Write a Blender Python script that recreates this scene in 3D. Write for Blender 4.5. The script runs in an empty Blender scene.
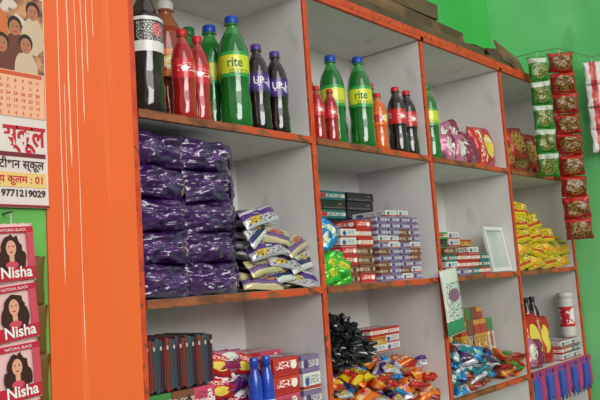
import bpy, math, random
from mathutils import Matrix, Vector, Euler, noise
Z0=1.5
scene=bpy.context.scene
try:
    scene.view_settings.view_transform='Standard'
except Exception: pass

# ---------------------------------------------------------------- materials
MC={}
def lin(c):
    return tuple(((x/255)/12.92 if x/255<=.04045 else ((x/255+.055)/1.055)**2.4) for x in c)+(1,)
def new(name):
    m=bpy.data.materials.new(name); m.use_nodes=True
    return m,m.node_tree.nodes,m.node_tree.links,m.node_tree.nodes['Principled BSDF']
def mat(name,c,rough=.5,metal=0,trans=0,coat=0,ior=1.45,bump=0,bscale=40):
    if name in MC: return MC[name]
    m,n,l,b=new(name)
    b.inputs['Base Color'].default_value=lin(c); b.inputs['Roughness'].default_value=rough
    b.inputs['Metallic'].default_value=metal; b.inputs['Transmission Weight'].default_value=trans
    b.inputs['Coat Weight'].default_value=coat; b.inputs['IOR'].default_value=ior
    if bump:
        t=n.new('ShaderNodeTexCoord'); x=n.new('ShaderNodeTexNoise'); x.inputs['Scale'].default_value=bscale
        u=n.new('ShaderNodeBump'); u.inputs['Strength'].default_value=bump; u.inputs['Distance'].default_value=.004
        l.new(t.outputs['Object'],x.inputs['Vector']); l.new(x.outputs['Fac'],u.inputs['Height']); l.new(u.outputs['Normal'],b.inputs['Normal'])
    MC[name]=m; return m
def noisy(name,c1,c2,scale=(5,5,5),rough=.6,lo=.35,hi=.65,detail=4,c3=None,s3=(1,1,1),t3=.62,bump=.1,coat=0,soft=.03):
    """painted / worn surface: two tones mixed by stretched noise, optional third tone in patches"""
    if name in MC: return MC[name]
    m,n,l,b=new(name)
    t=n.new('ShaderNodeTexCoord')
    def nz(sc,det):
        mp=n.new('ShaderNodeMapping'); mp.inputs['Scale'].default_value=sc
        x=n.new('ShaderNodeTexNoise'); x.inputs['Scale'].default_value=1; x.inputs['Detail'].default_value=det
        l.new(t.outputs['Object'],mp.inputs['Vector']); l.new(mp.outputs['Vector'],x.inputs['Vector']); return x
    x=nz(scale,detail); r=n.new('ShaderNodeValToRGB')
    r.color_ramp.elements[0].position=lo; r.color_ramp.elements[0].color=lin(c1)
    r.color_ramp.elements[1].position=hi; r.color_ramp.elements[1].color=lin(c2)
    l.new(x.outputs['Fac'],r.inputs['Fac']); out=r.outputs['Color']
    if c3:
        y=nz(s3,6); r3=n.new('ShaderNodeValToRGB'); r3.color_ramp.elements[0].position=t3; r3.color_ramp.elements[1].position=t3+soft
        r3.color_ramp.elements[0].color=(0,0,0,1); r3.color_ramp.elements[1].color=(1,1,1,1)
        l.new(y.outputs['Fac'],r3.inputs['Fac']); mx=n.new('ShaderNodeMixRGB'); mx.inputs[2].default_value=lin(c3)
        l.new(r3.outputs['Color'],mx.inputs[0]); l.new(out,mx.inputs[1]); out=mx.outputs[0]
    l.new(out,b.inputs['Base Color']); b.inputs['Roughness'].default_value=rough; b.inputs['Coat Weight'].default_value=coat
    if bump:
        u=n.new('ShaderNodeBump'); u.inputs['Strength'].default_value=bump; u.inputs['Distance'].default_value=.003
        l.new(x.outputs['Fac'],u.inputs['Height']); l.new(u.outputs['Normal'],b.inputs['Normal'])
    MC[name]=m; return m
def label(name,base,band,blob,text,bv=(.5,.18),bl=(.5,.55,.22,.2),ts=(14,45),tv=(.5,.14),rough=.3,metal=0,vert=False,coat=.3,th=.54,crinkle=0):
    """printed packaging: uv-based band, ellipse logo and broken lines of print"""
    if name in MC: return MC[name]
    m,n,l,b=new(name)
    t=n.new('ShaderNodeTexCoord'); s=n.new('ShaderNodeSeparateXYZ'); l.new(t.outputs['UV'],s.inputs[0])
    V=s.outputs[0] if vert else s.outputs[1]; U=s.outputs[1] if vert else s.outputs[0]
    def M(op,a,bb,c=None):
        k=n.new('ShaderNodeMath'); k.operation=op
        for i,v in enumerate((a,bb,c)):
            if v is None: continue
            if isinstance(v,(int,float)): k.inputs[i].default_value=v
            else: l.new(v,k.inputs[i])
        return k.outputs[0]
    def mix(f,a,col):
        mx=n.new('ShaderNodeMixRGB'); l.new(f,mx.inputs[0])
        if isinstance(a,tuple): mx.inputs[1].default_value=a
        else: l.new(a,mx.inputs[1])
        mx.inputs[2].default_value=lin(col); return mx.outputs[0]
    c=mix(M('COMPARE',V,bv[0],bv[1]),lin(base),band)
    du=M('DIVIDE',M('SUBTRACT',U,bl[0]),bl[2]); dv=M('DIVIDE',M('SUBTRACT',V,bl[1]),bl[3])
    d=M('ADD',M('MULTIPLY',du,du),M('MULTIPLY',dv,dv))
    c=mix(M('LESS_THAN',d,1.0),c,blob)
    cb=n.new('ShaderNodeCombineXYZ'); l.new(M('MULTIPLY',U,ts[0]),cb.inputs[0]); l.new(M('MULTIPLY',V,ts[1]),cb.inputs[1])
    x=n.new('ShaderNodeTexNoise'); x.inputs['Scale'].default_value=1; x.inputs['Detail'].default_value=1; l.new(cb.outputs[0],x.inputs['Vector'])
    f=M('MULTIPLY',M('GREATER_THAN',x.outputs['Fac'],th),M('COMPARE',V,tv[0],tv[1]))
    f=M('MULTIPLY',f,M('COMPARE',U,.5,.4))
    c=mix(f,c,text)
    l.new(c,b.inputs['Base Color']); b.inputs['Roughness'].default_value=rough; b.inputs['Metallic'].default_value=metal; b.inputs['Coat Weight'].default_value=coat
    if crinkle:
        y=n.new('ShaderNodeTexNoise'); y.inputs['Scale'].default_value=55; y.inputs['Detail'].default_value=3; y.inputs['Distortion'].default_value=1.2
        l.new(t.outputs['Object'],y.inputs['Vector'])
        u=n.new('ShaderNodeBump'); u.inputs['Strength'].default_value=crinkle; u.inputs['Distance'].default_value=.006
        l.new(y.outputs['Fac'],u.inputs['Height']); l.new(u.outputs['Normal'],b.inputs['Normal']); l.new(u.outputs['Normal'],b.inputs['Coat Normal'])
    MC[name]=m; return m

# ---------------------------------------------------------------- mesh builder
def T(x,y,z,rx=0,ry=0,rz=0,s=1):
    return Matrix.Translation((x,y,z))@Euler((rx,ry,rz)).to_matrix().to_4x4()@Matrix.Scale(s,4)
class MB:
    def __init__(s): s.v=[];s.f=[];s.uv=[];s.mi=[];s.m=[];s.sm=[]
    def mid(s,m):
        if m not in s.m: s.m.append(m)
        return s.m.index(m)
    def add(s,vs,fs,uvs,m,M=None,smooth=False):
        o=len(s.v); 
        for v in vs:
            p=Vector(v); s.v.append(M@p if M else p)
        for i,f in enumerate(fs):
            s.f.append([a+o for a in f]); s.uv.append(uvs[i] if uvs else [(.5,.5)]*len(f))
            s.mi.append(s.mid(m[i] if isinstance(m,list) else m)); s.sm.append(smooth)
    def box(s,cx,cy,cz,sx,sy,sz,m,rz=0,rx=0,ry=0,front=None,top=None,M=None):
        Q=T(cx,cy,cz,rx,ry,rz)
        if M: Q=M@Q
        x,y,z=sx/2,sy/2,sz/2
        vs=[(-x,-y,-z),(x,-y,-z),(x,y,-z),(-x,y,-z),(-x,-y,z),(x,-y,z),(x,y,z),(-x,y,z)]
        fs=[(0,1,5,4),(1,2,6,5),(2,3,7,6),(3,0,4,7),(4,5,6,7),(3,2,1,0)]
        u=[(0,0),(1,0),(1,1),(0,1)]
        s.add(vs,fs,[u]*6,[front or m,m,m,m,top or m,m],Q)
    def pillow(s,w,h,t,M,m,nx=14,ny=9,wr=.15,seed=0,crimp=.07,p=3.0,q=4.0):
        rnd=Vector((seed*3.1,seed*1.7,seed*.9)); vs=[];fs=[];uv=[]
        for sd in (1,-1):
            for i in range(nx+1):
                a=-1+2*i/nx
                if i==0:a=-1
                for j in range(ny+1):
                    b=-1+2*j/ny
                    aa=min(1,abs(a)/(1-crimp))
                    th=max(0,(1-aa**p))**.6*max(0,(1-abs(b)**q))**.5
                    if aa>=1: th=0
                    z=sd*(t/2*th)
                    n1=noise.noise(Vector((a*2.2,b*2.2,sd*1.3))+rnd); n2=noise.noise(Vector((a*5,b*5,sd*2.))+rnd)
                    z+=sd*t*wr*(n1+.5*n2)*min(1,th*1.5)
                    z+=math.cos(b*16+seed)*t*.05*abs(a)*(1 if aa<1 else .5)
                    z+=t*.25*noise.noise(Vector((a*1.1,b*1.1,7))+rnd)*(.5+.5*abs(a))
                    x=a*w/2+(math.cos(j*math.pi)*w*.008 if abs(a)==1 else 0)
                    y=b*h/2*(1-.07*(1-abs(a)**2))+h*.02*n1
                    z+=sd*.0003
                    vs.append((x,y,z))
            o=0 if sd==1 else (nx+1)*(ny+1)
            for i in range(nx):
                for j in range(ny):
                    k=o+i*(ny+1)+j; q4=[k,k+ny+1,k+ny+2,k+1]
                    U=[(i/nx,j/ny),((i+1)/nx,j/ny),((i+1)/nx,(j+1)/ny),(i/nx,(j+1)/ny)]
                    if sd==-1: q4=q4[::-1];U=[(1-a_,b_) for a_,b_ in U[::-1]]
                    fs.append(q4);uv.append(U)
        o=(nx+1)*(ny+1)
        for i in range(nx):
            for j in (0,ny):
                k=i*(ny+1)+j; q4=[k,k+o,k+o+ny+1,k+ny+1]
                fs.append(q4 if j==0 else q4[::-1]); uv.append([(i/nx,j/ny)]*4)
        for j in range(ny):
            for i in (0,nx):
                k=i*(ny+1)+j; q4=[k,k+1,k+1+o,k+o]
                fs.append(q4 if i==0 else q4[::-1]); uv.append([(i/nx,j/ny)]*4)
        s.add(vs,fs,uv,m,M,True)
    def lathe(s,prof,M,mats,seg=24,flute=None,cap=True):
        vs=[];fs=[];uv=[];ms=[]
        L=prof[-1][1]-prof[0][1] or 1
        for k,(r,z) in enumerate(prof):
            for i in range(seg):
                a=2*math.pi*i/seg; rr=r*(1+(flute(a,z) if flute else 0)); vs.append((rr*math.cos(a),rr*math.sin(a),z))
        for k in range(len(prof)-1):
            m=mats[k] if isinstance(mats,list) else mats
            for i in range(seg):
                j=(i+1)%seg
                fs.append((k*seg+i,k*seg+j,(k+1)*seg+j,(k+1)*seg+i))
                v0,v1=(prof[k][1]-prof[0][1])/L,(prof[k+1][1]-prof[0][1])/L
                u0,u1=(i/seg*2)%1,((i/seg*2)%1)+2/seg
                if isinstance(mats,list): 
                    k0=k
                    while k0>0 and mats[k0-1] is m:k0-=1
                    k1=k
                    while k1<len(mats)-1 and mats[k1+1] is m:k1+=1
                    a0,a1=prof[k0][1],prof[k1+1][1]; v0,v1=(prof[k][1]-a0)/max(1e-6,a1-a0),(prof[k+1][1]-a0)/max(1e-6,a1-a0)
                uv.append([(u0,v0),(u1,v0),(u1,v1),(u0,v1)]); ms.append(m)
        s.add(vs,fs,uv,ms,M,True)
        if cap:
            for k,rev in ((0,True),(len(prof)-1,False)):
                f=list(range(seg)); 
                if rev:f=f[::-1]
                s.add([vs[k*seg+i] for i in range(seg)],[f],[[(.5,.5)]*seg],ms[0] if k==0 else ms[-1],M)
    def ell(s,cx,cy,rx,ry,M,m,z=0,n=20,wob=0,seed=0):
        vs=[(cx+rx*math.cos(2*math.pi*i/n)*(1+wob*noise.noise(Vector((i*.9,seed,0)))),cy+ry*math.sin(2*math.pi*i/n)*(1+wob*noise.noise(Vector((i*.9,seed,0)))),z) for i in range(n)]
        s.add(vs,[list(range(n))],None,m,M)
    def quad(s,x0,y0,x1,y1,M,m,z=0):
        s.add([(x0,y0,z),(x1,y0,z),(x1,y1,z),(x0,y1,z)],[(0,1,2,3)],[[(0,0),(1,0),(1,1),(0,1)]],m,M)
    def text(s,txt,size,M,m,align='CENTER',bend=None,sx=1,bold=.0):
        cu=bpy.data.curves.new('t','FONT'); cu.body=txt; cu.size=size; cu.align_x=align; cu.offset=bold
        cu.resolution_u=3
        ob=bpy.data.objects.new('t',cu); scene.collection.objects.link(ob)
        dg=bpy.context.evaluated_depsgraph_get(); me=bpy.data.meshes.new_from_object(ob.evaluated_get(dg))
        vs=[]
        for v in me.vertices:
            x,y=v.co.x*sx,v.co.y
            if bend: vs.append((bend*math.sin(x/bend),-bend*math.cos(x/bend),y))
            else: vs.append((x,y,0))
        fs=[list(p.vertices) for p in me.polygons]
        s.add(vs,fs,None,m,M)
        bpy.data.objects.remove(ob); bpy.data.curves.remove(cu); bpy.data.meshes.remove(me)
    def obj(s,name,bevel=0,parent=None,lim=None,ylim=None):
        if lim:   # keep soft packets pressed inside their compartment / against their neighbours
            x0,x1,z0=lim
            for v in s.v:
                v.x=min(max(v.x,x0+TH/2+.001),x1-TH/2-.001); v.y=min(v.y,ylim or BK-.002); v.z=max(v.z,z0)
        c=Vector((0,0,0))
        if s.v:
            lo=[min(v[i] for v in s.v) for i in range(3)];hi=[max(v[i] for v in s.v) for i in range(3)]
            c=Vector(((lo[0]+hi[0])/2,(lo[1]+hi[1])/2,lo[2]))
        me=bpy.data.meshes.new(name); me.from_pydata([v-c for v in s.v],[],s.f)
        ul=me.uv_layers.new(name='UVMap'); k=0
        for u in s.uv:
            for q in u: ul.data[k].uv=q; k+=1
        for m in s.m: me.materials.append(m)
        for p,i,sm in zip(me.polygons,s.mi,s.sm): p.material_index=i; p.use_smooth=sm
        me.update()
        o=bpy.data.objects.new(name,me); scene.collection.objects.link(o); o.location=c+Vector((0,0,Z0))
        if bevel:
            b=o.modifiers.new('b','BEVEL'); b.width=bevel; b.segments=2; b.limit_method='ANGLE'; b.angle_limit=math.radians(50)
        if parent: o.parent=parent
        return o
R=random.Random(4)
HP=math.pi/2
def front(x,y,z,tilt=0,lean=0,yaw=0,vert=False):
    """packet facing the shop (-Y). vert: crimps at top and bottom"""
    M=Matrix.Translation((x,y,z))@Euler((0,0,yaw)).to_matrix().to_4x4()@Euler((HP-lean,0,0)).to_matrix().to_4x4()@Euler((0,0,tilt)).to_matrix().to_4x4()
    if vert: M=M@Euler((0,0,HP)).to_matrix().to_4x4()
    return M

# ---------------------------------------------------------------- shelf geometry
D=1.2; BK=1.49; TH=.018
XS=[.873,1.444,2.036,2.612,3.19]
ZS=[.785,.375,-.018,-.402,-.79,-1.17,-1.482]    # top surfaces of the boards
white=noisy('white_laminate',(216,214,210),(234,232,228),(4,4,2),.4,c3=(186,178,168),s3=(9,9,5),t3=.62,bump=.03,soft=.2)
orange_edge=noisy('orange_edge_paint',(192,62,28),(214,82,40),(20,20,20),.5,c3=(126,66,44),s3=(50,50,50),t3=.60)
brown_edge=noisy('worn_ply_edge',(98,58,36),(164,90,52),(25,8,60),.6,c3=(200,78,38),s3=(9,9,30),t3=.53)
unit=bpy.data.objects.new('display_shelf',None); scene.collection.objects.link(unit)
for i,x in enumerate(XS):
    b=MB(); w=TH
    b.box(x,(D+.003+BK)/2,(ZS[0]+ZS[-1])/2-.01,w,BK-D-.003,ZS[0]-ZS[-1]-.02,white); b.obj('divider_%d'%(i+1),0,unit)
    b=MB(); b.box(x,D-.0005,(ZS[0]+ZS[-1])/2-.011,w-.001,.008,ZS[0]-ZS[-1]-.022,orange_edge); b.obj('divider_edge_%d'%(i+1),.001,unit)
for j,z in enumerate(ZS):
    for i in range(4):
        b=MB(); x0,x1=XS[i]+TH/2,XS[i+1]-TH/2
        b.box((x0+x1)/2,(D+.002+BK)/2,z-TH/2,x1-x0,BK-D-.002,TH,white)
        b.box((x0+x1)/2,D-.003,z-TH/2-.0,x1-x0+TH*(0 if j else 2),.012,TH if j else TH+.003,orange_edge if j==0 else brown_edge)
        b.obj('shelf_%d_%d'%(j+1,i+1),.0008,unit)
b=MB(); b.box((XS[0]+XS[-1])/2,BK+.004,(ZS[0]+ZS[-1])/2,XS[-1]-XS[0]+TH,.008,ZS[0]-ZS[-1],white); b.obj('back_panel',0,unit)
b=MB(); 
for i in range(4): b.box((XS[i]+XS[i+1])/2,D-.0035,ZS[0]+.003,XS[i+1]-XS[i],.013,.022,orange_edge)
b.obj('top_rail',.001,unit)

# ---------------------------------------------------------------- room
gpaint=noisy('green_wall_paint',(54,172,70),(72,192,86),(2,2,2),.6,bump=.05)
gpaint2=noisy('pale_green_wall_paint',(104,206,120),(128,222,142),(3,3,3),.6,c3=(70,172,92),s3=(3,3,1.5),t3=.60,soft=.1)
gdark=noisy('green_plaster',(86,160,70),(106,182,84),(6,6,6),.7,bump=.1)
conc=noisy('cement_floor',(120,116,108),(146,142,134),(4,4,4),.7)
b=MB(); b.box(1.0,1.56,-.0,6.2,.12,3.0,gpaint); b.obj('wall_back')
b=MB(); b.box(3.265,-.5,0,.12,4.0,3.0,gpaint2); b.obj('wall_right')
b=MB(); b.box(-.72,1.3425,0,2.78,.295,3.0,gdark); b.obj('wall_left')
b=MB(); b.box(.6,-.5,-1.53,6,4.3,.06,conc); b.obj('floor')
opaint=noisy('orange_pillar_paint',(238,98,42),(248,116,56),(5,5,.8),.35,lo=.3,hi=.7,c3=(250,140,90),s3=(34,34,.9),t3=.60,bump=.05,coat=.2,soft=.15)
drip=mat('pale_paint_drip',(246,200,172),.5)
b=MB(); b.box(.767,1.345,0,.194,.31,3.0,opaint)
for x,z0,z1,w in ((.702,.7,.02,.0028),(.722,.7,.24,.0036),(.738,.7,-.12,.002),(.752,.7,.33,.0028),(.764,.7,.43,.003),(.712,.4,.12,.0018),(.778,.7,.50,.002)):
    n=14; vs=[];fs=[]
    for i in range(n+1):
        z=z0+(z1-z0)*i/n; xx=x+.0015*noise.noise(Vector((x*50,i*.4,0))); ww=w*(.6+.5*abs(noise.noise(Vector((x*9,i*.7,3)))))*(1.5 if i==n-1 else 1)*(0.2 if i==n else 1)
        vs+=[(xx-ww/2,1.1893,z),(xx+ww/2,1.1893,z)]
    for i in range(n): fs.append((2*i,2*i+2,2*i+3,2*i+1))
    b.add(vs,fs,None,drip)
b.obj('orange_pillar')

# ---------------------------------------------------------------- bottles
capg=mat('cap_green',(20,120,60),.35); capb=mat('cap_blue',(24,70,170),.35); capr=mat('cap_red',(200,30,34),.35)
capw=mat('cap_white',(220,218,210),.35); cappu=mat('cap_purple',(84,50,140),.35); capk=mat('cap_dark',(30,24,30),.35)
Lg=mat('green_pet',(18,124,40),.06,trans=.35,coat=1); Lg2=mat('green_pet_empty',(70,175,80),.06,trans=.5,coat=1)
Lk=mat('cola_liquid',(30,13,11),.06,coat=1); Lk2=mat('clear_pet_dark',(74,58,54),.06,trans=.5,coat=1)
Lr=mat('red_liquid',(168,20,22),.08,coat=1,trans=.1); Lr2=mat('red_pet_empty',(200,74,60),.08,trans=.4,coat=1)
Lo=mat('orange_liquid',(216,92,24),.08,coat=1); Lo2=mat('orange_pet_empty',(225,150,90),.1,trans=.4,coat=1)
Lb=mat('amber_liquid',(142,56,30),.08,coat=1); Lb2=mat('amber_pet_empty',(190,110,70),.08,trans=.4,coat=1)
lab=label
lab_lime=lab('label_lime',(40,160,70),(206,214,50),(236,232,90),(20,110,50),bv=(.5,.36),bl=(.2,.6,.12,.22),ts=(20,30),tv=(.2,.1))
lab_cola=lab('label_cola',(226,222,216),(34,26,28),(200,30,40),(224,220,216),bv=(.6,.30),bl=(.5,.62,.12,.2),ts=(30,44),tv=(.5,.36),th=.57)
lab_pur=lab('label_purple',(54,28,96),(78,44,130),(220,220,230),(230,230,240),bv=(.5,.35),bl=(.5,.5,.03,.3),ts=(8,10),tv=(.45,.2),th=.6)
lab_redw=lab('label_red',(186,22,32),(206,30,40),(240,236,230),(245,240,235),bv=(.5,.4),bl=(.3,.5,.10,.12),ts=(9,14),tv=(.55,.22),th=.57)
lab_or=lab('label_orange',(232,120,30),(190,50,34),(240,210,60),(245,240,235),bv=(.5,.3),bl=(.4,.5,.2,.3),ts=(10,12),tv=(.5,.25))
white_ink=mat('white_ink',(240,240,236),.5); green_ink=mat('green_ink',(14,110,52),.5); blue_ink=mat('blue_ink',(30,60,160),.5)
red_ink=mat('red_ink',(196,30,44),.6); dark_ink=mat('dark_ink',(60,36,40),.6)
def bottle(name,x,y,z,h,r,liq,emp,lb,cap,txt=None,ink=None,level=.82,lz=(.44,.66),waist=.9,tr=0):
    b=MB()
    P=[(.55,0),(.86,.008),(.98,.04),(1,.09),(.98,.15),(1,.20),(waist+.03,.27),(waist,.33),(waist+.05,.40),(.97,lz[0]-.012),
       (.985,lz[0]),(.985,lz[0]+.001),(.985,lz[1]-.001),(.985,lz[1]),(.96,lz[1]+.015),(.9,.73),(.78,.785),(.62,.83),(.46,.87),(.37,.90),(.345,.915),(.50,.918),(.50,.926),(.36,.928),(.36,.934)]
    if lz[1]>.70: P[15]=(.88,lz[1]+.03); P[16]=(.78,lz[1]+.05)
    prof=[(a*r,bb*h) for a,bb in P]; ms=[]
    for k in range(len(P)-1):
        zz=(P[k][1]+P[k+1][1])/2
        if lz[0]<=zz<=lz[1]: ms.append(lb)
        elif zz<level: ms.append(liq)
        else: ms.append(emp)
    def fl(a,zz):
        t=zz/h
        if t<.05: return .06*math.cos(5*a)
        if t<.40: return .022*math.cos(10*a+ t*20)
        if t>.68 and t<.8: return .018*math.cos(8*a)
        return 0
    M=T(x,y,z,0,0,R.random()*.4)
    b.lathe(prof,M,ms,30,fl)
    cr=.43*r
    b.lathe([(cr*.98,.934*h),(cr,.938*h),(cr,.99*h),(cr*.86,h)],M,cap,24,lambda a,zz:.03*math.cos(12*a))
    if txt:
        ang=math.atan2(x,y)*.9
        M2=T(x,y,z+h*(lz[0]+lz[1])/2-h*.025,0,0,-ang)
        b.text(txt,h*.115,M2,ink,bend=r*.992,sx=.85,bold=.0006)
    return b.obj(name)
S1=ZS[1]+.0005
bottle('cola_bottle',.948,1.246,S1,.30,.040,Lk,Lk2,lab_cola,capk,None,None,.8,(.46,.72))
bottle('amber_drink_bottle',1.105,1.37,S1,.34,.050,Lb,Lb2,lab_or,capw,level=.8,lz=(.40,.60))
bottle('orange_drink_bottle',.925,1.36,S1,.24,.033,Lo,Lo2,lab_or,capr)
bottle('red_drink_bottle',1.043,1.236,S1,.215,.028,Lr,Lr2,lab_redw,capr)
bottle('red_drink_bottle',1.101,1.25,S1,.215,.027,Lr,Lr2,lab_redw,capr)
bottle('lime_soda_bottle',1.211,1.243,S1,.288,.039,Lg,Lg2,lab_lime,capb,'rite',green_ink)
bottle('lime_soda_bottle',1.212,1.328,S1,.29,.039,Lg,Lg2,lab_lime,capb)
bottle('lime_soda_bottle',1.215,1.412,S1,.31,.037,Lg,Lg2,lab_lime,capg)
bottle('cola_bottle',1.285,1.236,S1,.23,.031,Lk,Lk2,lab_pur,cappu,'UP',white_ink)
bottle('cola_bottle',1.354,1.236,S1,.225,.031,Lk,Lk2,lab_pur,cappu,'UP',white_ink)
bottle('red_drink_bottle',1.503,1.226,S1,.155,.021,Lr,Lr2,lab_redw,capr)
bottle('red_drink_bottle',1.562,1.226,S1,.155,.021,Lr,Lr2,lab_redw,capr)
bottle('lime_soda_bottle',1.652,1.285,S1,.285,.038,Lg,Lg2,lab_lime,capb)
bottle('lime_soda_bottle',1.732,1.243,S1,.285,.038,Lg,Lg2,lab_lime,capb,'rite',green_ink)
bottle('lime_soda_bottle',1.635,1.38,S1,.285,.036,Lg,Lg2,lab_lime,capg)
bottle('orange_drink_bottle',1.80,1.228,S1,.18,.026,Lo,Lo2,lab_or,capr)
bottle('cola_bottle',1.90,1.325,S1,.25,.034,Lk,Lk2,lab_redw,capr)
bottle('cola_bottle',1.915,1.236,S1,.22,.030,Lk,Lk2,lab_redw,capr)
bottle('cola_bottle',1.985,1.240,S1,.22,.030,Lk,Lk2,lab_redw,capr)
bottle('lime_soda_bottle',2.135,1.25,S1,.27,.034,Lg,Lg2,lab_lime,capg)

# ---------------------------------------------------------------- packet materials
L_pur=label('pack_deep_purple',(56,22,80),(70,30,98),(170,150,120),(196,184,190),bv=(.5,.2),bl=(.88,.5,.015,.3),ts=(9,20),tv=(.5,.13),rough=.18,coat=1,th=.63,crinkle=.3)
L_sil=label('pouch_silver_purple',(200,198,204),(88,50,130),(228,196,64),(40,30,70),bv=(.62,.16),bl=(.3,.3,.18,.2),ts=(12,22),tv=(.3,.2),rough=.22,metal=.25,crinkle=.25)
L_sil2=label('pouch_white_navy',(222,222,220),(40,46,96),(226,190,60),(60,50,90),bv=(.4,.14),bl=(.65,.65,.15,.18),ts=(12,22),tv=(.6,.2),rough=.22,metal=.25,crinkle=.25)
L_sil3=label('pouch_pale_gold',(206,196,150),(120,90,140),(220,120,60),(60,50,90),bv=(.4,.14),bl=(.65,.65,.15,.18),ts=(12,22),tv=(.6,.2),rough=.22,metal=.25,crinkle=.25)
L_blue=label('wrap_blue',(30,130,206),(60,170,220),(240,240,240),(255,240,90),rough=.2,metal=.3,crinkle=.3)
L_green=label('wrap_green',(60,190,60),(130,216,60),(240,220,60),(20,100,40),rough=.2,metal=.3,crinkle=.3)
L_red=label('bag_red',(186,28,30),(220,56,40),(246,214,90),(250,240,230),bv=(.7,.16),bl=(.5,.35,.3,.2),ts=(9,14),tv=(.7,.12),rough=.22,metal=.15,crinkle=.3)
L_pinkw=label('bag_pink_white',(196,120,150),(150,40,90),(236,228,220),(120,30,60),bv=(.3,.2),bl=(.5,.65,.3,.2),ts=(9,14),rough=.22,metal=.2,crinkle=.3)
L_yel=label('noodle_yellow',(222,188,30),(196,60,36),(250,230,110),(120,30,20),bv=(.3,.08),bl=(.75,.6,.16,.2),ts=(9,20),tv=(.55,.2),rough=.22,crinkle=.3)
L_yg=label('noodle_green_yellow',(206,190,40),(70,130,50),(250,230,110),(230,60,30),bv=(.7,.10),bl=(.3,.6,.16,.2),ts=(9,20),tv=(.4,.3),rough=.22,crinkle=.3)
L_or=label('candy_orange',(230,110,30),(250,180,50),(200,30,30),(255,245,230),rough=.2,metal=.2,crinkle=.2)
L_brw=label('snack_brown_red',(150,30,26),(186,40,34),(176,130,60),(90,50,24),bv=(.84,.12),bl=(.5,.42,.34,.34),ts=(12,16),tv=(.42,.3),rough=.22,crinkle=.3)
L_brv=label('snack_brown_red_v',(158,28,26),(190,44,36),(168,128,56),(86,50,24),bv=(.88,.08),bl=(.5,.45,.38,.36),ts=(12,16),tv=(.45,.32),rough=.2,crinkle=.3,vert=True,th=.49)
L_grv=label('snack_green_v',(46,130,46),(196,208,186),(158,160,74),(80,104,40),bv=(.82,.10),bl=(.5,.40,.38,.32),ts=(12,16),tv=(.42,.30),rough=.2,crinkle=.3,vert=True,th=.48)
L_grn=label('snack_green',(60,140,56),(206,216,190),(160,176,60),(200,40,40),bv=(.72,.16),bl=(.5,.35,.34,.22),ts=(12,18),tv=(.55,.3),rough=.22)
L_teal=label('pack_teal',(36,120,130),(210,226,226),(240,240,240),(20,60,80),rough=.22,crinkle=.2)
B_red=label('carton_red',(186,30,36),(232,226,218),(240,220,210),(190,30,40),bv=(.5,.22),bl=(.2,.5,.1,.2),ts=(12,12),tv=(.5,.18),rough=.4)
B_redp=label('carton_red_print',(200,44,46),(176,28,44),(250,236,226),(250,240,230),bv=(.25,.16),bl=(.8,.55,.12,.25),ts=(10,10),tv=(.6,.2),rough=.4)
B_pink=label('carton_pink',(206,70,100),(236,200,206),(250,236,226),(120,20,50),bv=(.3,.16),bl=(.75,.6,.12,.25),ts=(10,14),tv=(.6,.2),rough=.4)
B_wht=label('carton_white',(222,220,214),(170,60,60),(60,90,160),(60,60,80),bv=(.15,.1),bl=(.22,.5,.12,.25),ts=(12,16),tv=(.6,.25),rough=.4)
B_pur=label('carton_purple_grey',(128,108,146),(206,200,206),(96,70,126),(60,40,80),bv=(.5,.2),bl=(.25,.5,.15,.3),ts=(12,12),tv=(.5,.2),rough=.4)
B_brn=label('carton_brown',(126,72,56),(196,170,150),(90,50,44),(50,30,26),bv=(.5,.18),bl=(.75,.5,.1,.3),ts=(12,12),tv=(.5,.2),rough=.4)
B_teal=label('carton_teal',(40,104,108),(196,214,206),(220,60,60),(20,50,60),bv=(.5,.2),bl=(.25,.5,.1,.3),ts=(12,12),tv=(.5,.2),rough=.4)
B_blk=label('carton_black',(32,30,34),(52,50,56),(130,110,80),(150,140,130),bv=(.2,.08),bl=(.8,.6,.06,.1),ts=(12,14),tv=(.2,.07),rough=.35)
B_yel=label('carton_yellow',(206,150,60),(178,60,40),(236,206,130),(90,40,30),bv=(.8,.1),bl=(.5,.4,.25,.2),ts=(9,14),tv=(.45,.2),rough=.4)
B_grn=label('carton_green',(70,130,70),(216,220,190),(220,60,60),(20,60,40),bv=(.5,.2),rough=.4)

# ---- row 2 left: purple packs
S2=ZS[2]+.0005
b=MB(); s=0
for lay in range(5):
    hh=.070
    for c in range(2):
        for dpt in range(2):
            s+=1
            w=.130; x=.955+c*.138+R.uniform(-.004,.004); y=1.275+dpt*.105+R.uniform(-.008,.004)
            z=S2+hh*(lay+.5)
            b.pillow(w*1.08,.1,hh*.95,T(x,y,z+.001,0,R.uniform(-.05,.05),R.uniform(-.08,.08)),L_pur,16,12,.10,s,.06,5,7)
for lay in range(5):
    for c in range(2):
        s+=1
        x=.955+c*.138+R.uniform(-.005,.005); z=S2+.070*(lay+.5)+.002
        b.pillow(.148,.074,.056,front(x,1.230,z,R.uniform(-.09,.09),.0,R.uniform(-.08,.08)),L_pur,28,20,.32,s,.08,2.6,2.4)
        if c==1: b.pillow(.04,.066,.008,front(x+.086,1.24,z,R.uniform(-.3,.3),0,.8),L_pur,8,10,.5,s+50,.3)
b.obj('purple_biscuit_pack_stack',lim=(XS[0],1.196,S2))
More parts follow.
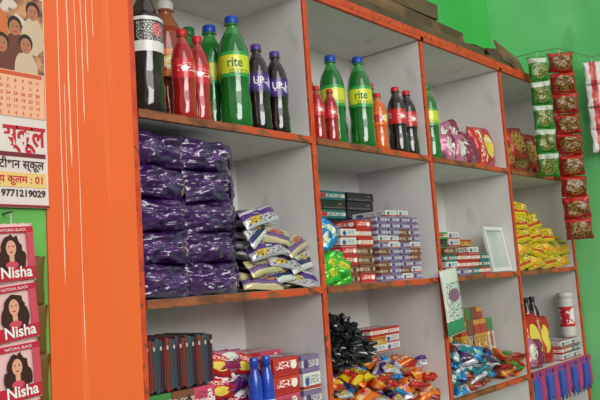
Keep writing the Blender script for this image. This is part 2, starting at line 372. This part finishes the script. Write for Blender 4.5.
# ---- silver pouches pile
b=MB()
for lay in range(9):
    for c in range(2):
        s+=1
        zz=S2+.014+lay*.0215
        if c==1 and lay>5: continue
        x=1.275+c*.095+R.uniform(-.012,.012)
        b.pillow(.125,.16,.026,T(x,1.32+R.uniform(-.02,.01),zz+R.uniform(0,.004),R.uniform(-.02,.14),R.uniform(-.2,.2),R.uniform(-.35,.35)),R.choice([L_sil,L_sil2,L_sil3]),14,12,.28,s,.07)
for i,(x,z,a) in enumerate(((1.245,.18,.3),(1.235,.14,.5),(1.285,.135,-.2),(1.265,.10,.2),(1.32,.105,-.35),(1.375,.11,.4),(1.33,.07,-.2),(1.39,.065,.25),(1.262,.06,.15),(1.385,.025,-.3),(1.30,.035,.2),(1.25,.022,-.1))):
    b.pillow(.115,.050,.018,front(x,1.224+.003*(i%3),S2+z,a,.6,R.uniform(-.3,.3)),[L_sil,L_sil2,L_sil3][i%3],14,10,.35,s+i,.08)
b.obj('silver_pouch_pile',lim=(1.190-TH/2,XS[1],S2))

# ---- row 2 comp 2
def cartons(name,x0,x1,y0,z0,rows,cols,hh,dep,mats,jit=.003,bev=.0008,yj=.006,cut=None,rj=.02):
    b=MB(); w=(x1-x0)/cols
    for r_ in range(rows):
        for c in range(cols):
            if cut and r_>=cut[c]: continue
            b.box(x0+w*(c+.5)+R.uniform(-jit,jit)*.4,y0+dep/2+R.uniform(0,yj),z0+hh*(r_+.5),w*.95,dep,hh*.97,mats[R.randrange(len(mats))],rz=R.uniform(-rj,rj))
    return b.obj(name,bev)
cartons('black_carton_stack',1.66,1.965,1.385,S2,10,2,.029,.085,[B_blk,B_blk,B_teal,B_blk,B_brn],cut=[10,10])
cartons('soap_carton_stack',1.588,1.740,1.240,S2,7,2,.026,.09,[B_red,B_wht,B_brn,B_teal,B_redp],cut=[6,7])
cartons('medicine_carton_stack',1.755,1.985,1.232,S2,11,4,.0195,.13,[B_pur,B_brn,B_pur,B_wht],cut=[10,11,11,10],rj=.03)
b=MB()
b.pillow(.10,.07,.03,front(1.505,1.235,S2+.125,.5,.2),L_blue,14,10,.35,1,.1)
b.pillow(.08,.06,.03,front(1.525,1.240,S2+.148,-.5,.2),L_blue,14,10,.35,2,.1)
b.obj('blue_foil_packet',lim=(XS[1],1.595,S2+.0925))
b=MB()
for i,(x,z,a) in enumerate(((1.49,.03,.2),(1.54,.045,-.4),(1.54,.02,.3),(1.50,.055,.7),(1.475,.045,1.2),(1.535,.060,.2))):
    b.pillow(.085,.06,.03,front(x,1.212+.003*i,S2+z,a,.2),L_green,14,10,.4,i+4,.1)
for v in b.v: v.z=min(v.z,S2+.092)
b.obj('green_foil_packet_pile',lim=(XS[1],1.595,S2))

# ---- row 2 comp 3
cartons('tea_carton_stack',2.20,2.45,1.30,S2,6,3,.026,.12,[B_brn,B_grn,B_wht,B_yel,B_blk],cut=[6,6,5])
cartons('toothpaste_carton_stack',2.11,2.42,1.215,S2,4,4,.024,.06,[B_red,B_wht,B_teal,B_brn,B_pur],cut=[4,3,4,3])
b=MB()
Mx=front(2.514,1.232,S2+.0865,0,.16,.05)
fw=mat('frame_white_plastic',(222,222,220),.35); fg=noisy('frame_backing',(176,180,178),(206,208,204),(9,9,9),.4)
for (x,y,w,h) in ((0,.078,.17,.014),(0,-.078,.17,.014),(-.078,0,.014,.142),(.078,0,.014,.142)): b.box(x,y,0,w,h,.012,fw,M=Mx)
b.box(0,0,-.003,.143,.143,.004,fg,M=Mx)
b.obj('picture_frame',.001)

# ---- row 2 comp 4 : noodle bags
b=MB()
for lay in range(9):
    for c in range(4):
        top=[9,9,7,5][c]
        if lay>=top: continue
        s+=1
        b.pillow(.145,.13,.036,T(2.69+c*.13+R.uniform(-.008,.008),1.30+R.uniform(-.015,.012),S2+.016+lay*.0285,R.uniform(-.05,.12),R.uniform(-.1,.1),R.uniform(-.2,.2)),R.choice([L_yel,L_yel,L_yg]),12,10,.2,s,.07)
for i in range(20):
    c=i%4
    z=.035+(i//4)*.052
    if z>[.26,.22,.18,.13][c]: continue
    b.pillow(.135,.07,.03,front(2.69+c*.13+R.uniform(-.01,.01),1.224,S2+z,R.uniform(-.3,.3),.3,-.2),R.choice([L_yel,L_yg,L_yel]),14,10,.25,i+90,.07)
b.obj('noodle_packet_pile',lim=(XS[3],XS[4],S2))

# ---- row 1 comp 3/4 snack bags
b=MB()
for i,(x,y,z,a) in enumerate(((2.25,1.25,.055,.15),(2.31,1.235,.05,-.2),(2.36,1.24,.06,.3),(2.27,1.28,.10,-.4),(2.34,1.28,.115,.3))):
    b.pillow(.12,.12,.045,front(x,y,S1+z,a,.25,vert=True),L_pinkw,14,12,.32,i+10,.07)
b.obj('pink_snack_bag_pile',lim=(XS[2],2.428,S1))
b=MB()
b.pillow(.16,.165,.05,front(2.507,1.25,S1+.085,.05,.15,vert=True),L_red,16,12,.15,33,.07)
b.text('nuts',.034,front(2.505,1.221,S1+.10,.05,.15),white_ink)
b.pillow(.13,.12,.05,front(2.535,1.32,S1+.09,-.1,.15,vert=True),L_red,16,12,.2,34,.07)
b.obj('red_snack_bag',lim=(2.412,XS[3],S1))
b=MB()
for i in range(8):
    b.pillow(.14,.13,.045,front(2.68+.062*i,1.255+.02*(i%2),S1+.07+.03*(i%3),R.uniform(-.2,.2),.2,-.3,vert=True),R.choice([L_brw,L_pinkw,L_brw,L_grn]),14,10,.25,i+40,.07)
b.obj('snack_bag_pile',lim=(XS[3],XS[4],S1))

# ---------------------------------------------------------------- row 3
S3=ZS[3]+.0005
cartons('incense_carton_stack',.89,1.075,1.215,S3,4,3,.048,.22,[B_grn,B_brn,B_pink,B_grn],yj=.003)
zt=S3+.193
b=MB(); cs=[mat('case_black',(40,34,40),.3,coat=.3),mat('case_maroon',(140,44,50),.3,coat=.3),mat('case_brown',(100,60,54),.3,coat=.3),mat('case_teal',(50,84,92),.3,coat=.3),mat('case_plum',(86,50,76),.3,coat=.3)]
x=.893; i=0
pe=mat('case_cream_edge',(196,176,166),.5)
while x<1.068:
    b.box(x+.004,1.29,zt+.0555,.0078,.14,.11-.005*(i%3),cs[i%5])
    b.box(x+.004,1.2193,zt+.05,.0025,.0015,.086,cs[(i+1)%5])
    if i%2==0: b.box(x+.004,1.2191,zt+.09,.005,.0015,.008,pe)
    x+=.0086; i+=1
b.obj('notebook_row',.0006)
b=MB()
for lay in range(9):
    for c in range(2):
        s+=1
        b.pillow(.10,.12,.03,T(1.135+c*.05,1.32+R.uniform(-.01,.01),S3+.015+lay*.0225,R.uniform(0,.12),R.uniform(-.1,.1),R.uniform(-.25,.25)),R.choice([L_pinkw,L_red,L_pinkw,L_sil]),12,10,.22,s,.07)
for i in range(15):
    b.pillow(.085,.055,.02,front(1.12+(i%3)*.036,1.262,S3+.04+(i//3)*.046+R.uniform(-.01,.01),R.uniform(-.5,.5),.3),[L_pinkw,L_pur,L_red,L_pinkw,L_red][i%5],12,8,.25,i+130,.07)
for v in b.v: v.y=max(v.y,1.238)
b.obj('pink_packet_pile',lim=(1.077+.0,1.257,S3))
cartons('soap_box_stack',1.262,1.428,1.345,S3,5,2,.045,.12,[B_redp,B_red,B_pink],cut=[5,5])
cartons('biscuit_carton_stack',1.258,1.352,1.215,S3,5,1,.044,.11,[B_redp,B_pink,B_wht,B_redp])
cartons('white_carton_stack',1.36,1.43,1.215,S3,5,1,.043,.12,[B_wht,B_pur,B_wht])
pb=mat('blue_plastic',(30,66,176),.25,coat=.6)
lab_b=label('blue_bottle_label',(36,70,180),(230,234,240),(30,60,160),(30,50,150),bv=(.5,.3),ts=(8,10),tv=(.5,.2))
for x in (1.195,1.235):
    b=MB(); h=.232
    pr=[(.014,0),(.0165,.004),(.017,.05),(.017,.06),(.017,.15),(.017,.16),(.015,.185),(.010,.20),(.0085,.205),(.0085,.21),(.011,.211),(.011,.228),(.009,h)]
    b.lathe(pr,T(x,1.2185,S3),[pb,pb,pb,lab_b,pb,pb,pb,pb,pb,pb,pb,pb],20); b.obj('blue_lotion_bottle')
def blob(b,x,y,z,rx,ry,rz,m,amp=.35,seed=0,nu=48,nv=32,fr=2.5):
    vs=[];fs=[];uv=[]
    for j in range(nv+1):
        ph=math.pi*j/nv
        for i in range(nu):
            a=2*math.pi*i/nu
            d=Vector((math.sin(ph)*math.cos(a),math.sin(ph)*math.sin(a),math.cos(ph)))
            n1=noise.noise(d*fr+Vector((seed,0,0))); n2=1-abs(noise.noise(d*fr*2.6+Vector((0,seed,0))))*2
            k=1+amp*n1+amp*.45*n2-.1
            vs.append((x+d.x*rx*k,y+d.y*ry*k,z+max(-.9,d.z*k)*rz))
    for j in range(nv):
        for i in range(nu):
            fs.append((j*nu+i,(j+1)*nu+i,(j+1)*nu+(i+1)%nu,j*nu+(i+1)%nu)); uv.append([(i/nu,j/nv),(i/nu,(j+1)/nv),((i+1)/nu,(j+1)/nv),((i+1)/nu,j/nv)])
    b.add(vs,fs,uv,m,None,False)
def heap(name,x0,x1,y0,y1,z0,z1,n,mats,w=(.05,.08),seed=0,lim=None,prof=None,ylim=None,rest=None):
    b=MB(); r=random.Random(seed)
    for i in range(n):
        t=i/n; x=r.uniform(x0,x1); zt_=z1 if not prof else z0+(z1-z0)*prof((x-x0)/(x1-x0))
        zz=z0+.015+(zt_-z0-.02)*t
        b.pillow(r.uniform(*w),r.uniform(*w)*.75,.024,T(x,r.uniform(y0,y1),zz,r.uniform(-.2,.9),r.uniform(-.4,.4),r.uniform(-1,1)),r.choice(mats),10,8,.3,i+seed*7,.09)
    if rest:
        for v in b.v:
            if v.x>rest[0] and v.x<rest[1] and v.y>rest[2]: v.z=min(v.z,rest[3])
    return b.obj(name,lim=lim,ylim=ylim)
heap('candy_packet_heap',1.48,2.0,1.235,1.42,S3,S3+.14,190,[L_or,L_red,L_blue,L_yel,L_brw,L_or,L_sil,L_red],(.05,.085),seed=3,lim=(XS[1],XS[2],S3),rest=(1.785,1.975,1.31,S3+.164))
b=MB(); black=mat('black_polythene',(20,20,24),.2,coat=.7)
for i,(x,y,z,r_) in enumerate(((1.53,1.30,.205,.06),(1.60,1.29,.2,.065),(1.67,1.30,.195,.055),(1.56,1.31,.245,.055),(1.635,1.32,.24,.05))):
    blob(b,x,y,S3+z,r_,.055,.045,black,.6,i*3.3,fr=4)
b.obj('black_polythene_bundle',lim=(XS[1],XS[2],S3))
cartons('matchbox_stack',1.80,1.96,1.32,S3+.165,3,2,.025,.09,[B_wht,B_yel,B_red])
# comp 3
b=MB()
for i in range(6):
    b.box(2.315+i*.046,1.36,S3+.165,.043,.035,.185,[B_yel,B_yel,B_yel,B_grn,B_brn,B_yel][i],rx=-.04)
for i in range(5): b.box(2.345+i*.05,1.318,S3+.13,.046,.03,.17,[B_yel,B_brn,B_yel,B_yel,B_grn][i],rx=-.06)
b.box(2.45,1.36,S3+.033,.30,.125,.066,B_brn)
b.obj('incense_box_row',.001)
heap('teal_packet_heap',2.08,2.39,1.225,1.255,S3,S3+.17,46,[L_teal,L_blue,L_sil,L_brw,L_teal,L_pur],(.06,.10),seed=8,lim=(XS[2],2.422,S3),prof=lambda t:1-.35*t,ylim=1.288)
heap('brown_packet_heap',2.46,2.57,1.225,1.25,S3,S3+.09,22,[L_brw,L_yel,L_grn,L_or],(.06,.09),seed=9,lim=(2.408,XS[3],S3),ylim=1.288)
# comp 4
for x in (2.93,2.995,3.06): bottle('cola_bottle',x,1.36,S3,.265,.029,Lk,Lk2,lab_pur,capk)
b=MB()
b.pillow(.20,.17,.045,front(2.78,1.265,S3+.105,.08,.12,-.2,vert=True),L_red,16,12,.18,61,.07)
b.pillow(.19,.13,.045,front(2.88,1.262,S3+.10,-.1,.12,-.2,vert=True),L_red,16,12,.2,62,.07)
b.pillow(.11,.12,.04,front(2.74,1.235,S3+.060,-.1,.12,-.2,vert=True),L_pinkw,16,12,.2,63,.07)
b.obj('red_snack_bag_pile',lim=(XS[3],2.965,S3),ylim=1.325)
b=MB(); can=label('can_red_white',(212,208,204),(196,36,44),(240,240,240),(250,240,240),bv=(.5,.28),ts=(9,14),tv=(.5,.2)); cm=mat('can_lid',(210,200,196),.3)
b.lathe([(.025,0),(.030,.003),(.031,.01),(.031,.012),(.031,.165),(.031,.168),(.0325,.169),(.0325,.19),(.028,.192)],T(3.145,1.245,S3+.082),[cm,cm,cm,can,cm,cm,cm,cm],26)
b.obj('talc_tin')
cartons('cream_carton_stack',2.967,3.178,1.208,S3,3,2,.027,.10,[B_wht,B_red,B_wht,B_teal])

# ---------------------------------------------------------------- hanging packet at divider
b=MB(); L_pn=label('card_white_green',(214,216,206),(60,140,100),(150,90,120),(60,90,120),bv=(.12,.1),bl=(.5,.6,.3,.10),ts=(16,34),tv=(.5,.3),vert=True,th=.56,crinkle=.3)
b.pillow(.21,.115,.014,front(2.06,1.178,-.098,.10,.0,vert=True),L_pn,14,10,.3,5,.05)
b.lathe([(.0012,0),(.0012,.03)],T(2.04,1.18,-.005),mat('string_white',(210,205,200),.7),6)
b.obj('hanging_packet')

# ---------------------------------------------------------------- hanging strips at right
wm=mat('steel_wire',(120,118,112),.4,.8)
def tube(b,p,q,r,m,seg=8):
    p=Vector(p);q=Vector(q);d=q-p
    M=Matrix.Translation(p)@d.to_track_quat('Z','Y').to_matrix().to_4x4()
    b.lathe([(r,0),(r,d.length)],M,m,seg)
def strip(name,x,y,ztop,n,h,w,m,t=.022,yaw=0,seed=0,ov=1.0):
    b=MB()
    for i in range(n):
        z=ztop-h*(i+.5)
        M=front(x+R.uniform(-.003,.003)+.004*math.sin(i),y,z,R.uniform(-.06,.06),R.uniform(-.08,.08),yaw+R.uniform(-.2,.2),vert=True)
        b.pillow(h*ov,w,t,M,m[i%len(m)],14,12,.30,seed+i,.09)
    b.lathe([(.0015,0),(.0015,.048)],T(x,y,ztop-.03),mat('string_white',(210,205,200),.7),6)
    return b.obj(name)
strip('green_snack_strip',2.835,1.13,.85,5,.10,.084,[L_grv],yaw=-1.0,seed=7,t=.030)
strip('brown_snack_strip',3.045,1.115,.905,9,.09,.112,[L_brv],yaw=-1.0,seed=21,t=.05)
strip('sachet_strip',3.155,1.02,.86,4,.10,.075,[label('sachet_red_white',(216,210,204),(196,40,50),(220,90,60),(180,30,40),rough=.3)],yaw=-1.0,seed=40,t=.012)
b=MB()
tube(b,(2.60,1.188,.80),(2.835,1.13,.869),.0015,wm); tube(b,(2.835,1.13,.869),(3.045,1.115,.924),.0015,wm); tube(b,(3.045,1.115,.924),(3.155,1.02,.880),.0015,wm); tube(b,(3.155,1.02,.880),(3.205,.98,.90),.0015,wm)
b.obj('hanging_wire')

# ---------------------------------------------------------------- fringe garland
b=MB(); cols=[mat('fringe_blue',(50,90,180),.6),mat('fringe_purple',(110,66,150),.6),mat('fringe_pink',(186,60,110),.6),mat('fringe_navy',(44,50,130),.6)]
x=2.62;i=0
while x<3.195:
    c=cols[(i//3)%4]; hh=.115+.014*math.sin(i*1.7)
    b.pillow(hh,.013,.008,front(x,1.183+.002*(i%2),-.415-hh/2,R.uniform(-.14,.14),0,0,vert=True),c,8,4,.3,i,.05)
    x+=.0105;i+=1
b.box(2.908,1.1845,-.412,.585,.006,.024,cols[2])
for i in range(19): b.box(2.635+i*.030,1.1805,-.412,.014,.004,.014,cols[(i*3)%4])
b.obj('fringe_garland')

# ---------------------------------------------------------------- top of the unit: boards
card=noisy('old_cardboard',(104,80,50),(136,106,70),(6,6,30),.8,c3=(84,66,44),s3=(4,4,4),t3=.6)
card2=noisy('dark_board',(74,62,42),(98,84,56),(6,20,6),.7)
ztp=ZS[0]+.016
b=MB(); b.box(1.98,1.345,ztp+.019,1.10,.27,.034,card2,rz=.0); b.box(1.90,1.34,ztp+.0575,.98,.25,.04,card,rz=.015); b.box(1.80,1.335,ztp+.107,.80,.23,.055,card2,rz=-.02); b.box(1.95,1.36,ztp+.15,.7,.2,.03,card,rz=.03)
b.obj('stacked_boards',.002)
b=MB(); b.box(2.72,1.32,ztp+.032,.36,.2,.012,card,rz=.06,rx=.15); b.box(2.68,1.31,ztp+.085,.26,.16,.012,card2,rz=-.15,rx=.4,ry=.12)
b.box(2.80,1.23,ztp+.055,.22,.008,.10,card,rx=-.35,ry=.2); b.box(2.66,1.225,ztp+.04,.12,.008,.07,card2,rx=-.3,ry=-.15)
b.obj('cardboard_sheet',.001,lim=(2.54,3.19,ztp))

# ---------------------------------------------------------------- calendar poster
paper=noisy('calendar_paper',(222,206,198),(232,218,210),(5,5,5),.6,bump=0)
b=MB(); PY=1.1865
b.box(.475,PY+.001,.42,.394,.0015,.52,paper)
M=T(0,PY-.0004,0,HP,0,0)
pic=noisy('poster_picture',(120,66,44),(206,150,104),(26,26,26),.5,lo=.42,hi=.58,c3=(214,196,180),s3=(18,18,18),t3=.54,bump=0)
b.quad(.28,.405,.670,.68,M,pic,.0001)
skin=mat('poster_skin',(178,116,82),.6); hair=mat('poster_hair',(50,32,26),.6)
cloths=[mat('poster_cloth',(206,180,150),.6),mat('poster_cloth_brown',(110,60,44),.6),mat('poster_cloth_orange',(206,110,60),.6)]
for i,(x,z) in enumerate(((.65,.52),(.615,.485),(.58,.53),(.635,.455),(.59,.45))):
    b.ell(x,z-.045,.022,.036,M,cloths[i%3],.0002+i*.0001,20,.2,i); b.ell(x,z+.005,.0135,.017,M,hair,.0003+i*.0001); b.ell(x,z,.0105,.0145,M,skin,.0004+i*.0001)
    for sx in (-1,1): b.ell(x+sx*.004,z+.003,.0018,.001,M,hair,.0006+i*.0001)
    b.ell(x,z-.007,.0034,.001,M,red_ink,.0006+i*.0001)
og=mat('poster_orange',(206,90,54),.6)
b.quad(.28,.322,.670,.405,M,mat('poster_peach',(238,180,144),.6),.0009)
for blk in range(2):
    x0=.468+blk*.104
    for i in range(7):
        for j in range(6): b.text(str(1+(i+j*7)%31),.0085,T(x0+i*.0138,PY-.0016,.3255+j*.0118,HP,0,0),og,bold=.0003)
    b.quad(x0-.006,.396,x0+.092,.4035,M,og,.0011)
for blk in range(3): b.quad(.4605+blk*.104,.322,.4615+blk*.104,.405,M,og,.0011)
b.text('पब्लिक स्कूल',.052,T(.667,PY-.0008,.272,HP,0,0),red_ink,'RIGHT',bold=.0014,sx=.7)
b.quad(.28,.250,.668,.258,M,mat('poster_maroon',(120,34,50),.6),.0003)
b.text('कम्पीटीशन स्कूल',.021,T(.664,PY-.0008,.230,HP,0,0),dark_ink,'RIGHT',bold=.0004,sx=.9)
b.quad(.28,.196,.668,.2225,M,mat('poster_yellow',(232,196,120),.6),.0003)
b.text('आचार्य कुलम : 01',.018,T(.664,PY-.0010,.204,HP,0,0),red_ink,'RIGHT',bold=.0004)
b.text('00258, 9771219029',.0165,T(.666,PY-.0008,.180,HP,0,0),dark_ink,'RIGHT',bold=.0006)
b.box(.475,PY-.0012,.163,.394,.003,.004,mat('binding_red',(150,40,44),.5))
b.obj('wall_calendar')

# ---------------------------------------------------------------- hair colour sachets
b=MB()
pk=mat('sachet_pink',(214,70,96),.3,coat=.5); pk2=mat('sachet_pale',(234,190,186),.3,coat=.5); mg=mat('sachet_magenta',(196,26,60),.3,coat=.4)
hairb=mat('print_hair',(60,28,24),.5); sk=mat('print_skin',(226,164,136),.5)
for i in range(4):
    zc=.128-.098*(i+.5); cx=.588; yaw=.12
    Mb=front(cx+.003*i,1.165,zc,.10*(1 if i%2 else .6),.0,yaw)
    b.pillow(.100,.090,.010,Mb@Euler((0,0,HP)).to_matrix().to_4x4(),pk2,14,10,.06,i+3,.07)
    Z=.0085
    b.quad(-.040,-.046,.040,-.024,Mb,mg,Z); b.quad(-.040,.034,.040,.044,Mb,mg,Z); b.quad(.026,-.024,.040,.034,Mb,pk,Z)
    b.ell(-.004,.006,.020,.024,Mb,hairb,Z+.0002,24,.35,i); b.ell(.010,-.010,.013,.018,Mb,hairb,Z+.0003,20,.4,i+5)
    b.ell(-.018,-.010,.012,.018,Mb,hairb,Z+.0003,20,.4,i+9)
    b.ell(-.005,.008,.0095,.0135,Mb,sk,Z+.0006); b.quad(-.009,-.018,.0,-.002,Mb,sk,Z+.0005)
    b.ell(-.005,-.020,.012,.006,Mb,pk,Z+.0006)
    for sx in (-1,1): b.ell(-.005+sx*.004,.011,.0018,.001,Mb,hairb,Z+.0008)
    b.ell(-.005,.0015,.0032,.0012,Mb,red_ink,Z+.0008)
    b.text('Nisha',.026,Mb@T(.002,-.041,Z+.0008),white_ink,bold=.0005)
    b.text('NATURAL BLACK',.0065,Mb@T(0,.0365,Z+.0008),white_ink)
b.lathe([(.001,0),(.001,.03)],T(.59,1.166,.12),mat('string_white',(210,205,200),.7),6)
tube(b,(.59,1.160,.149),(.59,1.1945,.149),.0018,wm)
b.obj('hair_colour_sachet_strip')
b=MB(); L_gold=label('sachet_gold',(120,84,40),(50,30,26),(200,60,60),(220,190,120),rough=.3,metal=.2,crinkle=.2)
for i in range(4): b.pillow(.085,.07,.01,front(.624+.002*i,1.184,.075-.085*(i+.5),-.04,0,vert=True),L_gold,12,10,.15,i+70,.08)
b.obj('gold_sachet_strip')

# ---------------------------------------------------------------- camera
cam=bpy.data.cameras.new('Camera'); co=bpy.data.objects.new('Camera',cam); scene.collection.objects.link(co); scene.camera=co
cam.sensor_width=36; cam.lens=719/600*36; cam.clip_start=.01
dX=Vector((635,-38,-719)).normalized(); dZ=Vector((-433,6380,-719)); dZ=(dZ-dX*dZ.dot(dX)).normalized(); dY=dZ.cross(dX)
co.matrix_world=Matrix.Translation((0,0,Z0))@Matrix((dX,dY,dZ)).to_4x4()

# ---------------------------------------------------------------- light
w=bpy.data.worlds.new('World'); scene.world=w; w.use_nodes=True; n=w.node_tree.nodes; l=w.node_tree.links; bg=n['Background']
tc=n.new('ShaderNodeTexCoord'); sp=n.new('ShaderNodeSeparateXYZ'); rp=n.new('ShaderNodeValToRGB')
l.new(tc.outputs['Generated'],sp.inputs[0]); l.new(sp.outputs[2],rp.inputs[0])
rp.color_ramp.elements[0].position=0; rp.color_ramp.elements[0].color=(.36,.34,.32,1); rp.color_ramp.elements[1].position=.5; rp.color_ramp.elements[1].color=(.95,.95,.96,1)
l.new(rp.outputs[0],bg.inputs['Color']); bg.inputs['Strength'].default_value=.62
sd=bpy.data.lights.new('daylight','SUN'); sd.energy=1.15; sd.angle=math.radians(40); sd.color=(1,.98,.95)
so=bpy.data.objects.new('daylight',sd); scene.collection.objects.link(so)
so.rotation_euler=Vector((.35,1,-.45)).to_track_quat('-Z','Y').to_euler()
ad=bpy.data.lights.new('added_highlight_area','AREA'); ad.shape='RECTANGLE'; ad.size=2.2; ad.size_y=1.1; ad.energy=44; ad.color=(1,.99,.97)  # area lamp added on the street side to give the glossy packs highlights
ao=bpy.data.objects.new('added_highlight_area',ad); scene.collection.objects.link(ao); ao.location=(.2,-2.0,Z0+1.0)
ao.rotation_euler=(Vector((1.9,1.2,Z0))-ao.location).to_track_quat('-Z','Y').to_euler()
